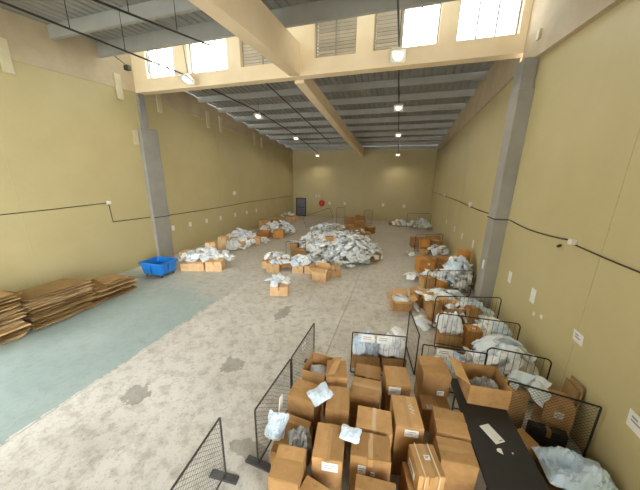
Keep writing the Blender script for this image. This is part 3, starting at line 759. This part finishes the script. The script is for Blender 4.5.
def hung_paper(x, y, z, w, h, rz, label):
    o = tag(empty('notice_sheet', (x, y, z), rz), label, 'paper')
    obj('sheet', box(-w/2, w/2, -.022, -.017, -h, 0), 'paper', o)
    for q in (.3, .55): obj('print_line', box(-w*.35, w*.25, -.0235, -.022, -h*q-.008, -h*q+.008), 'print_ink', o)
hung_paper(-.36, 4.94, 1.06, .29, .19, .16, 'left white paper hung on the low barrier'); hung_paper(-.03, 4.99, 1.06, .29, .19, .16, 'right white paper hung on the low barrier')
hung_paper(1.16, 4.94, 1.05, .3, .17, .07, 'white paper hung on the barrier behind the tall carton')
hung_paper(-1.60, 4.25, 1.03, .16, .14, 1.52, 'small white paper tied to the further mesh fence panel')
# bags behind the paper barrier
bg1 = parcel_mesh(80, .6, .5, .34, 14, 12, .9); bg1.materials.append(MATS['poly_mailer_blue'])
bg2 = parcel_mesh(81, .62, .46, .36, 14, 12, .9); bg2.materials.append(MATS['poly_mailer'])
open_carton(-.42, 5.38, 0, .62, .5, .36, 8, 'carton behind the low barrier under a pale blue bag', (None, None, None, None)); open_carton(.20, 5.48, 0, .54, .5, .36, 10, 'carton behind the low barrier under a white bag', (None, None, None, None))
parcel(-.42, 5.36, .52, None, .2, 1.05, 'bulky pale blue bag in the left carton behind the low barrier', mesh=bg1, name='plastic_bag', cat='bag', tilt=(.3, .1))
parcel(.18, 5.46, .52, None, .1, 1.05, 'bulky white bag in the right carton behind the low barrier', mesh=bg2, name='plastic_bag', cat='bag', tilt=(.35, 0))
parcel(.30, 5.62, .80, None, 1.1, 1, 'white parcel on top of the bags behind the low barrier', tilt=(.5, .2))

# ------------------------------------------------------------------ folding tables
def table(x, y, w, d, z, rz, label):
    t = tag(empty('folding_table', (x, y, 0), math.radians(rz)), label, 'table', 'black folding tables')
    obj('table_top', bevel(box(-w/2, w/2, -d/2, d/2, z-.04, z), .008, 2), 'table_top', t)
    for sy in (-1, 1):
        for sx in (-1, 1):
            obj('leg', tube(bmesh.new(), [(sx*(w/2-.08), sy*(d/2-.18), 0), (sx*(w/2-.08), sy*(d/2-.18), z-.04)], .014), 'black_steel', t)
        obj('leg_brace', tube(bmesh.new(), [(-w/2+.08, sy*(d/2-.18), .25), (w/2-.08, sy*(d/2-.18), .25)], .01), 'black_steel', t)
        obj('leg_brace', tube(bmesh.new(), [(0, sy*(d/2-.18), .25), (0, sy*(d/2-.75), z-.04)], .008), 'black_steel', t)
    return t
table(1.63, 3.62, .72, 1.84, .75, 4, 'black folding table with open carton and white paper on it')
table(1.72, 1.78, .72, 1.80, .75, 4, 'black folding table at the bottom edge, mostly out of view')
open_carton(1.66, 4.28, .751, .60, .56, .36, 5, 'large open carton standing on the far end of the black table', (None, None, None, 62))
clr = parcel_mesh(90, .44, .36, .2, 12, 12, 1.0); clr.materials.append(MATS['clear_bag'])
parcel(1.68, 4.22, .91, None, .3, .95, 'crumpled clear bag inside the open carton on the table', mesh=clr, name='plastic_bag', cat='bag')
o = tag(empty('paper_sheet', (1.605, 3.50, .7515), math.radians(31)), 'long white paper sheet on the black table', 'paper')
obj('sheet', box(-.08, .08, -.14, .14, 0, .003), 'paper', o); obj('print_line', box(.0, .06, -.12, -.108, .003, .004), 'print_ink', o)
def scrap(x, y, z, r, label):
    rng = random.Random(int(x*1000)); bm = bmesh.new(); n = 7
    ring = [(r*rng.uniform(.5, 1.2)*math.cos(k*2*math.pi/n), r*rng.uniform(.5, 1.2)*math.sin(k*2*math.pi/n), 0) for k in range(n)]
    prism(bm, ring, .004, (0, 0, 1)); tag(obj('paper_scrap', bm, 'paper', None, (x, y, z)), label, 'paper')
scrap(1.63, 3.25, .751, .045, 'torn white paper scrap on the table in front of the sheet'); scrap(1.78, 3.27, .751, .015, 'tiny white paper crumb on the table')

# ------------------------------------------------------------------ behind and in front of the leaning wire mesh panel
carton(2.22, 4.62, 0, .40, .40, .74, 20, 'tilted brown carton behind the wire mesh panel, left', tape='x')
carton(2.92, 4.62, 0, .40, .36, .72, -8, 'brown carton behind the wire mesh panel by the wall', stickers=(('front', .0, .72, .12, .12),))
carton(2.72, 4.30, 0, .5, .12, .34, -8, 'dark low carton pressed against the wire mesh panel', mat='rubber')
pile(2.55, 4.72, .34, .28, .25, 5, 'white parcel behind the leaning wire mesh panel', 'parcels behind the wire mesh panel', base=.55, ncore=0)
for q in (0, 1):
    tag(obj('flat_carton_strip', box(-.012, .012, -.16, .16, 0, 1.02-.06*q), 'cardboard_flat', None, (3.16-.06*q, 4.72, 0), (0, math.radians(2), 0)), ('flat carton piece upright against right wall behind the mesh', 'second flat carton piece upright behind the mesh')[q], 'cardboard')
big = parcel_mesh(95, 1.05, .62, .34, 22, 16, .9); big.materials.append(MATS['poly_mailer_blue'])
parcel(2.74, 3.64, .31, None, .06, .82, 'large crumpled pale blue plastic bag by the wall, bottom right', mesh=big, name='plastic_bag', cat='bag', tilt=(.15, 0))
open_carton(2.74, 3.58, 0, .92, .50, .26, 4, 'low open carton under the large pale blue bag', (None, None, None, None))
carton(2.25, 4.0, 0, .34, .3, .3, 30, 'small carton on the floor between table and mesh panel')

# ------------------------------------------------------------------ parcels and cartons of the right-hand bays
G = 'white parcels in the bay with the large pile'
pile(2.50, 5.82, .72, .46, .85, 18, 'white parcel in the large pile behind the near rounded barrier', G, ncore=34)
pile(1.42, 5.42, .46, .34, .55, 8, 'white parcel behind the single-paper barrier', 'white parcels behind the single-paper barrier', ncore=14)
pile(2.62, 6.95, .52, .34, .72, 13, 'white parcel in the pile beside the tall upright carton', 'white parcels beside the tall upright carton', ncore=22)
carton(2.16, 6.72, 0, .34, .32, .62, 6, 'tall upright orange-brown carton behind a rounded barrier', mat='cardboard_orange', stickers=(('top', 0, 0, .08, .06),))
carton(2.56, 6.66, 0, .38, .26, .32, -6, 'low carton right of the tall upright carton')
carton(1.62, 6.74, 0, .56, .42, .40, 4, 'carton under the bulging white sack', tape='x')
skm = parcel_mesh(97, .62, .56, .40, 14, 12, .9); skm.materials.append(MATS['poly_mailer'])
parcel(1.60, 6.78, .62, None, .1, 1, 'bulging white sack on a carton behind the rounded barrier', mesh=skm, name='plastic_bag', cat='bag', tilt=(.35, -.1))
pile(2.55, 8.25, .62, .42, .62, 14, 'white parcel in the bay at the column foot', 'white parcels at the column foot', ncore=20)
open_carton(1.88, 8.10, 0, .62, .42, .42, 12, 'open carton with parcels behind the barrier at the column', (35, 30, 10, 40))
carton(2.46, 7.98, 0, .34, .3, .62, 10, 'upright carton among the parcels at the column foot')
carton(1.42, 8.02, 0, .3, .26, .60, 14, 'narrow upright carton left of the parcels at the column foot')
open_carton(1.42, 8.64, 0, .46, .42, .36, 28, 'open carton full of parcels near the column, right of pair', (40, 50, 20, 30)); open_carton(1.04, 8.98, 0, .44, .44, .36, 44, 'open carton full of parcels near the column, left of pair', (40, 60, 30, 40))
for (x, y, z, lb) in ((1.42, 8.66, .42, 'white parcel in the right open carton near the column'), (1.04, 9.0, .42, 'white parcel in the left open carton near the column'), (1.88, 8.1, .50, 'white parcel in the open carton at the column barrier'), (1.34, 8.5, .50, 'second white parcel on the right open carton near the column')):
    parcel(x, y, z, None, RNG.uniform(0, 3), 1.0, lb, tilt=(.2, .15))
pile(1.9, 9.1, .8, .38, .52, 9, 'white parcel lying before the barrier of the orange cartons', 'white parcels before the orange carton barrier', ncore=12)
pile(2.55, 10.95, .66, .62, 1.25, 24, 'white parcel in the tall pile past the right column', 'white parcels in the tall pile past the column', ncore=45)
carton(2.86, 11.6, 1.02, .42, .34, .46, 6, 'carton topping the tall parcel pile past the column', mat='cardboard_orange'); carton(2.86, 11.6, 0, .5, .4, 1.01, 4, 'tall carton buried in the pile past the column')
carton(1.44, 10.72, 0, .46, .4, .44, 24, 'light brown carton left of the bright orange carton')
carton(2.02, 10.92, 0, .46, .36, .34, 6, 'bright orange carton in front of the tall parcel pile', mat='cardboard_orange', tape='x')
pile(1.75, 11.4, .5, .4, .4, 7, 'white parcel behind the bright orange carton', 'white parcels behind the bright orange carton', ncore=6)
carton(1.52, 12.7, 0, .72, .6, .66, 14, 'large orange carton at the floor edge of the right row', mat='cardboard_orange', stickers=(('front', .1, .7, .1, .08),))
carton(2.52, 13.2, 0, .98, .55, .32, 8, 'lower of two stacked wide cartons on the right', tape='x'); carton(2.52, 13.22, .322, .98, .52, .32, 9, 'upper of two stacked wide cartons on the right', tape='x')
carton(1.72, 15.7, 0, .42, .4, .38, 4, 'lower carton left of the far white bag on the right'); carton(1.78, 16.25, .0, .5, .44, .82, 6, 'taller carton behind the far white bag on the right', mat='cardboard_orange')
carton(2.5, 16.5, 0, .62, .5, .78, 10, 'wide carton behind the far white bag on the right'); carton(1.5, 17.6, 0, .9, .5, .62, 10, 'flat brown carton behind the distant barrier')
pile(2.55, 15.75, .72, .42, .52, 8, 'white bag like parcel in front of the distant cartons on the right', 'white parcels before the distant right cartons', ncore=8)
carton(2.5, 18.4, 0, .9, .5, .6, 6, 'furthest carton of the right row behind the barrier')
pile(.95, 15.3, .36, .16, .1, 3, 'white parcel dropped on the open floor far right', 'parcels dropped on the floor far right', ncore=0)
pile(.88, 11.45, .36, .42, .12, 4, 'white parcel dropped on the floor by the orange cartons', 'parcels dropped on the floor by the orange cartons', ncore=0, size=.95)
pile(1.05, 7.62, .26, .28, .08, 3, 'white parcel dropped on the floor before the white sack', 'parcels dropped on the floor before the white sack', ncore=0, size=.95)
open_carton(.40, 8.46, 0, .60, .50, .36, 12, 'open carton with parcels alone on the floor mid right', (80, 70, 15, 60), mat='cardboard')
for i, (x, y, z) in enumerate(((.34, 8.46, .33), (.52, 8.5, .36), (.40, 8.60, .42))):
    parcel(x, y, z, None, i*1.1, .95, 'white parcel inside the lone open carton mid right', 'parcels in the lone open carton', tilt=(.2, .1))
parcel(.90, 8.5, .16, None, .4, 1.0, 'white parcel leaning against the lone open carton', tilt=(.2, 1.0))
pile(2.1, 24.6, 1.05, .75, .85, 14, 'white parcel in the far right back corner', 'white parcels in the far right corner', ncore=30)
pile(.35, 25.4, .85, .5, .5, 8, 'white parcel left of the far corner barrier', 'white parcels left of the far corner barrier', ncore=10)
carton(-.45, 25.9, 0, .4, .4, .4, 10, 'tiny distant carton left of the far corner parcels')

# ------------------------------------------------------------------ big heap and cartons in the middle of the hall
HG = 'white parcels of the big heap'
HL = 'white parcel in the big heap on the middle of the floor'
pile(-2.95, 14.2, 2.45, 2.5, 1.15, 76, HL, HG, ncore=520, p=2.0, size=.86)
pile(-4.6, 15.4, 1.5, 1.8, .85, 20, HL, HG, ncore=170, size=.86)
pile(-4.9, 19.6, 1.9, 1.4, .75, 14, 'white parcel in the smaller heap behind the big one', 'white parcels of the rear heap', ncore=70)
carton(-5.02, 12.62, 0, .78, .5, .52, 16, 'carton half buried at the left foot of the big heap', tape='x')
carton(-5.9, 14.2, 0, .5, .45, .42, 8, 'small carton with parcel at the left edge of the big heap')
parcel(-5.9, 14.2, .52, None, .4, 1.1, 'white parcel on the small carton left of the big heap')
carton(-.98, 13.55, .02, .62, .46, .34, 58, 'collapsed light carton at the right foot of the big heap')
carton(-1.45, 13.75, .46, .7, .5, .06, 40, 'flat carton sheet on the right side of the heap', tape='x')
for i, (x, y, z, w, d_, h, rz, lb) in enumerate(((-3.6, 20.2, 0, .8, .6, .7, 12, 'first'), (-2.7, 19.6, 0, .8, .6, .6, -10, 'second'), (-3.0, 21.4, 0, .9, .7, .9, 20, 'third'), (-2.1, 18.8, 0, .7, .5, .5, 30, 'fourth'), (-3.9, 22.6, 0, .9, .6, 1.0, 5, 'fifth'), (-2.0, 20.9, 0, .7, .6, .55, -25, 'sixth'), (-1.9, 17.2, 0, .6, .5, .4, 15, 'seventh'), (-3.3, 24.6, 0, 1.0, .6, .9, 8, 'eighth'))):
    carton(x, y, z, w, d_, h, rz, 'brown carton in the jumble behind the right of the big heap', 'jumbled cartons behind the heap', far=True)
pile(-2.5, 18.6, .9, .7, .55, 6, 'pale parcel among the jumbled cartons behind the heap', 'pale parcels among the jumbled cartons', ncore=4)
carton(-3.4, 13.2, .98, .42, .3, .26, 30, 'little carton on top of the big heap')
# free-standing cartons in front of the heap
CG = 'cartons on the open floor before the heap'
carton(-4.04, 8.20, 0, .66, .52, .36, 18, 'single carton on the floor nearest to the viewer, parcels on top', CG, mat='cardboard_pale')
pile(-4.06, 8.22, .46, .38, .22, 6, 'white parcel on the single carton nearest in mid floor', 'parcels on the single mid-floor carton', base=.36, ncore=3)
carton(-5.36, 10.35, 0, .62, .5, .42, 12, 'carton of the left mid-floor group, front one', CG, mat='cardboard_pale'); carton(-5.92, 10.75, 0, .5, .45, .36, 20, 'carton of the left mid-floor group, left one', CG, mat='cardboard_pale'); carton(-5.1, 11.2, 0, .6, .5, .45, 30, 'carton of the left mid-floor group, rear one', CG, mat='cardboard_pale')
pile(-5.42, 10.72, .66, .56, .36, 11, 'white parcel on the left mid-floor carton group', 'parcels on the left mid-floor cartons', base=.36, ncore=6)
carton(-5.9, 11.3, 0, .36, .32, .66, 24, 'small upright carton behind the left mid-floor group', CG, mat='cardboard_pale')
carton(-4.2, 10.6, 0, .52, .42, .36, 8, 'carton of the right mid-floor group, left one', CG, mat='cardboard_pale'); carton(-3.60, 10.68, 0, .56, .42, .38, 4, 'carton of the right mid-floor group, middle one', CG, mat='cardboard_pale')
open_carton(-2.94, 10.06, 0, .66, .56, .42, -6, 'open rounded carton at the front of the right mid-floor group', (25, 30, 10, 20), group=CG, mat='cardboard_pale')
carton(-2.5, 10.75, 0, .5, .5, .4, 22, 'carton right behind the open rounded carton', CG, mat='cardboard_pale')
pile(-4.1, 10.75, .5, .42, .38, 8, 'white parcel on the right mid-floor carton group', 'parcels on the right mid-floor cartons', base=.3, ncore=5)
for i in range(2): parcel(-2.95+.2*i, 10.1, .40, None, i+.4, .9, 'white parcel inside the open rounded carton', 'parcels in the open rounded carton', tilt=(.1, .2))
pile(-3.2, 11.0, .4, .3, .35, 4, 'white parcel between the mid-floor cartons and the heap', 'parcels between cartons and heap', base=.1, ncore=4)

# ------------------------------------------------------------------ piles along the left wall
carton(-9.05, 9.35, 0, 1.05, .62, .36, 20, 'long low carton next to the blue bin', tape='x', mat='cardboard_pale'); carton(-8.08, 9.62, 0, .74, .6, .46, 20, 'light square carton at the front right of the first left pile', mat='cardboard_pale')
carton(-10.2, 10.3, 0, .8, .6, .55, 12, 'carton buried in the first left pile', mat='cardboard_pale'); carton(-9.35, 10.95, .0, .5, .45, .95, 24, 'upright brown carton standing up behind the first left pile', mat='cardboard_pale')
pile(-8.85, 10.05, 1.35, .72, .45, 20, 'white parcel on the first pile by the left wall beside the blue bin', 'white parcels on the first left pile', rz=18, base=.28, ncore=30)
pile(-9.9, 9.6, .55, .4, .3, 5, 'white parcel spilling towards the blue bin', 'white parcels beside the blue bin', base=.1, ncore=4)
carton(-9.95, 12.75, 0, .5, .5, .8, 15, 'upright carton left of the second left pile', mat='cardboard_pale'); carton(-8.85, 14.4, 0, .8, .55, .5, 22, 'carton at the right of the second left pile', mat='cardboard_pale'); carton(-9.3, 13.4, 0, .7, .6, .4, 18, 'carton under the second left pile', mat='cardboard_pale')
skl = parcel_mesh(99, .7, .6, .42, 14, 12, .8); skl.materials.append(MATS['poly_mailer'])
parcel(-9.25, 12.6, .36, None, .3, 1.0, 'full white sack at the front of the second left pile', mesh=skl, name='plastic_bag', cat='bag', tilt=(1.0, 0))
pile(-9.6, 13.9, .95, 1.25, .95, 22, 'white parcel on the second pile along the left wall', 'white parcels on the second left pile', rz=-10, ncore=40)
pile(-8.6, 15.0, .5, .4, .3, 4, 'white parcel on the floor right of the second left pile', 'white parcels right of the second left pile', ncore=3)
carton(-9.3, 16.5, 0, .9, .6, .5, 18, 'orange carton in front of the third left pile, left', mat='cardboard_orange'); carton(-8.3, 16.95, 0, .75, .6, .52, 18, 'orange carton in front of the third left pile, right', mat='cardboard_orange')
pile(-8.85, 17.9, 1.45, .9, .95, 22, 'white parcel on the third pile along the left wall', 'white parcels on the third left pile', rz=18, ncore=45)
carton(-10.6, 21.6, 0, 1.2, .8, .6, 12, 'carton of the far left pile, nearer than the furthest one'); carton(-10.2, 23.9, 0, .9, .8, .55, 8, 'furthest carton near the back door', mat='cardboard_pale')
carton(-11.0, 19.8, 0, .9, .8, .7, 16, 'carton by the wall behind the third left pile')
pile(-10.4, 23.4, .7, .8, .4, 5, 'white parcel on the far pile near the door', 'white parcels near the back door', base=.5, ncore=5)

# everything buried deeper, too deep to count
sm = bmesh.new()
for me, M in STUFF:
    k = len(sm.verts); sm.from_mesh(me); sm.verts.ensure_lookup_table()
    bmesh.ops.transform(sm, matrix=M, verts=sm.verts[k:])
o = obj('buried_parcels', sm, 'poly_mailer')
tag(o, 'countless white plastic parcels packed inside the piles and heap', 'parcels', kind='stuff')

# ------------------------------------------------------------------ stacks of flattened cartons along the left wall
def flat_mesh(seed, w, d, t):
    rng = random.Random(seed); bm = bmesh.new(); nx, ny = 8, 7
    a, b = .7, 2.1
    def zz(u, v): return .018*math.sin(3*u+a)+.014*math.sin(4*v+b)
    rows = []
    for s_ in (0, 1):
        rows.append([[bm.verts.new((-w/2+w*i/nx+(rng.uniform(-.05, .03) if i == nx else 0), -d/2+d*j/ny+(rng.uniform(-.03, .03) if j in (0, ny) else 0), t*s_+zz(i/nx, j/ny)+rng.uniform(-.004, .004))) for j in range(ny+1)] for i in range(nx+1)])
    A, B = rows
    for i in range(nx):
        for j in range(ny):
            bm.faces.new((B[i][j], B[i+1][j], B[i+1][j+1], B[i][j+1])); bm.faces.new((A[i][j+1], A[i+1][j+1], A[i+1][j], A[i][j]))
    for i in range(nx):
        bm.faces.new((A[i][0], A[i+1][0], B[i+1][0], B[i][0])); bm.faces.new((A[i+1][ny], A[i][ny], B[i][ny], B[i+1][ny]))
    for j in range(ny):
        bm.faces.new((A[0][j+1], A[0][j], B[0][j], B[0][j+1])); bm.faces.new((A[nx][j], A[nx][j+1], B[nx][j+1], B[nx][j]))
    m = me_of(bm, 'flat_carton'); m.materials.append(MATS['cardboard_flat']); return m
FM = [flat_mesh(i, 1.38, 1.66, .026) for i in range(5)]
rf = random.Random(5)
for cy, hh, nm_, ln in ((2.84, 1.20, 'tallest', 1.0), (4.53, .88, 'middle', 1.0), (6.10, .52, 'lowest', .90)):
    z = .025; pieces = []
    while z < hh:
        o = bpy.data.objects.new('flattened_carton', rf.choice(FM)); COL.objects.link(o)
        tz = z/hh
        o.location = (-10.17+rf.gauss(0, .055)-.08*(ln < 1), cy+rf.uniform(-.06, .06), z)
        tilt = rf.uniform(-.008, .008)+(.0 if ln == 1 else -.05*tz)
        o.rotation_euler = (tilt, rf.uniform(-.006, .008)-.09*tz, rf.uniform(-.04, .04)+(math.pi if rf.random() < .0 else 0))
        o.scale = (rf.uniform(.93, 1.02), ln*rf.uniform(.92, 1.0), 1)
        tag(o, None, 'cardboard', 'flattened cartons of the %s stack' % nm_); pieces.append(o)
        z += rf.choice((.034, .038, .044, .062))
    ordinals = 'topmost second third fourth fifth sixth seventh eighth ninth tenth eleventh twelfth thirteenth fourteenth fifteenth sixteenth seventeenth eighteenth nineteenth twentieth'.split()
    ordinals += ['twenty-'+q for q in ['first']+ordinals[1:9]]+['thirtieth']+['thirty-'+q for q in ['first']+ordinals[1:9]]
    for k, o in enumerate(reversed(pieces)):
        o['label'] = 'flattened brown carton, %s of the %s stack along the left wall' % (ordinals[k]+(' from the top' if k else ''), nm_)
o = obj('flattened_carton', bevel(box(-.3, .3, -.22, .22, 0, .02), .004, 1), 'cardboard_flat', None, (-9.72, 5.55, .58), (math.radians(10), math.radians(30), math.radians(15)))
tag(o, 'torn carton flap bending out between the two lower stacks', 'cardboard')

# ------------------------------------------------------------------ blue wheeled bin
t = tag(empty('wheeled_bin', (-9.98, 8.27, 0), math.radians(2)), 'bright blue plastic bin on casters beside the left column', 'bin')
bm = bmesh.new()
def rect_ring(w, d, z, r=.07, k=3):
    pts = []
    for cx, cy, a0 in ((w/2-r, -d/2+r, -90), (w/2-r, d/2-r, 0), (-w/2+r, d/2-r, 90), (-w/2+r, -d/2+r, 180)):
        for i in range(k+1):
            a = math.radians(a0+90*i/k); pts.append(bm.verts.new((cx+r*math.cos(a), cy+r*math.sin(a), z)))
    return pts
rings = [rect_ring(.98, .82, .14), rect_ring(1.10, .94, .58), rect_ring(1.20, 1.02, .58), rect_ring(1.20, 1.02, .66), rect_ring(1.08, .90, .66), rect_ring(.94, .78, .18)]
for A, B in zip(rings, rings[1:]):
    n = len(A)
    for k in range(n): bm.faces.new((A[k], A[(k+1) % n], B[(k+1) % n], B[k]))
bm.faces.new(rings[0][::-1]); bm.faces.new(rings[-1])
obj('tub', bm, 'blue_plastic', t)
for sx, sy, w, d_ in ((.0, -.475, .10, .05), (.555, 0, .05, .08), (.555, -.33, .04, .08)):
    rb = bmesh.new(); bx(rb, sx-w/2, sx+w/2, sy-d_/2, sy+d_/2, .2, .58); obj('rib', bevel(rb, .012, 1), 'blue_plastic', t)
obj('base_frame', box(-.46, .46, -.38, .38, .11, .14), 'rubber', t)
for sx in (-1, 1):
    for sy in (-1, 1):
        c = obj('caster', bevel(box(-.03, .03, -.03, .03, .06, .115), .006, 1), 'steel_post', t, (sx*.40, sy*.32, 0))
        obj('wheel', lathe([(.02, -.018), (.05, -.018), (.05, .018), (.02, .018)], 12), 'rubber', c, (0, 0, .05), (math.radians(90), 0, 0))
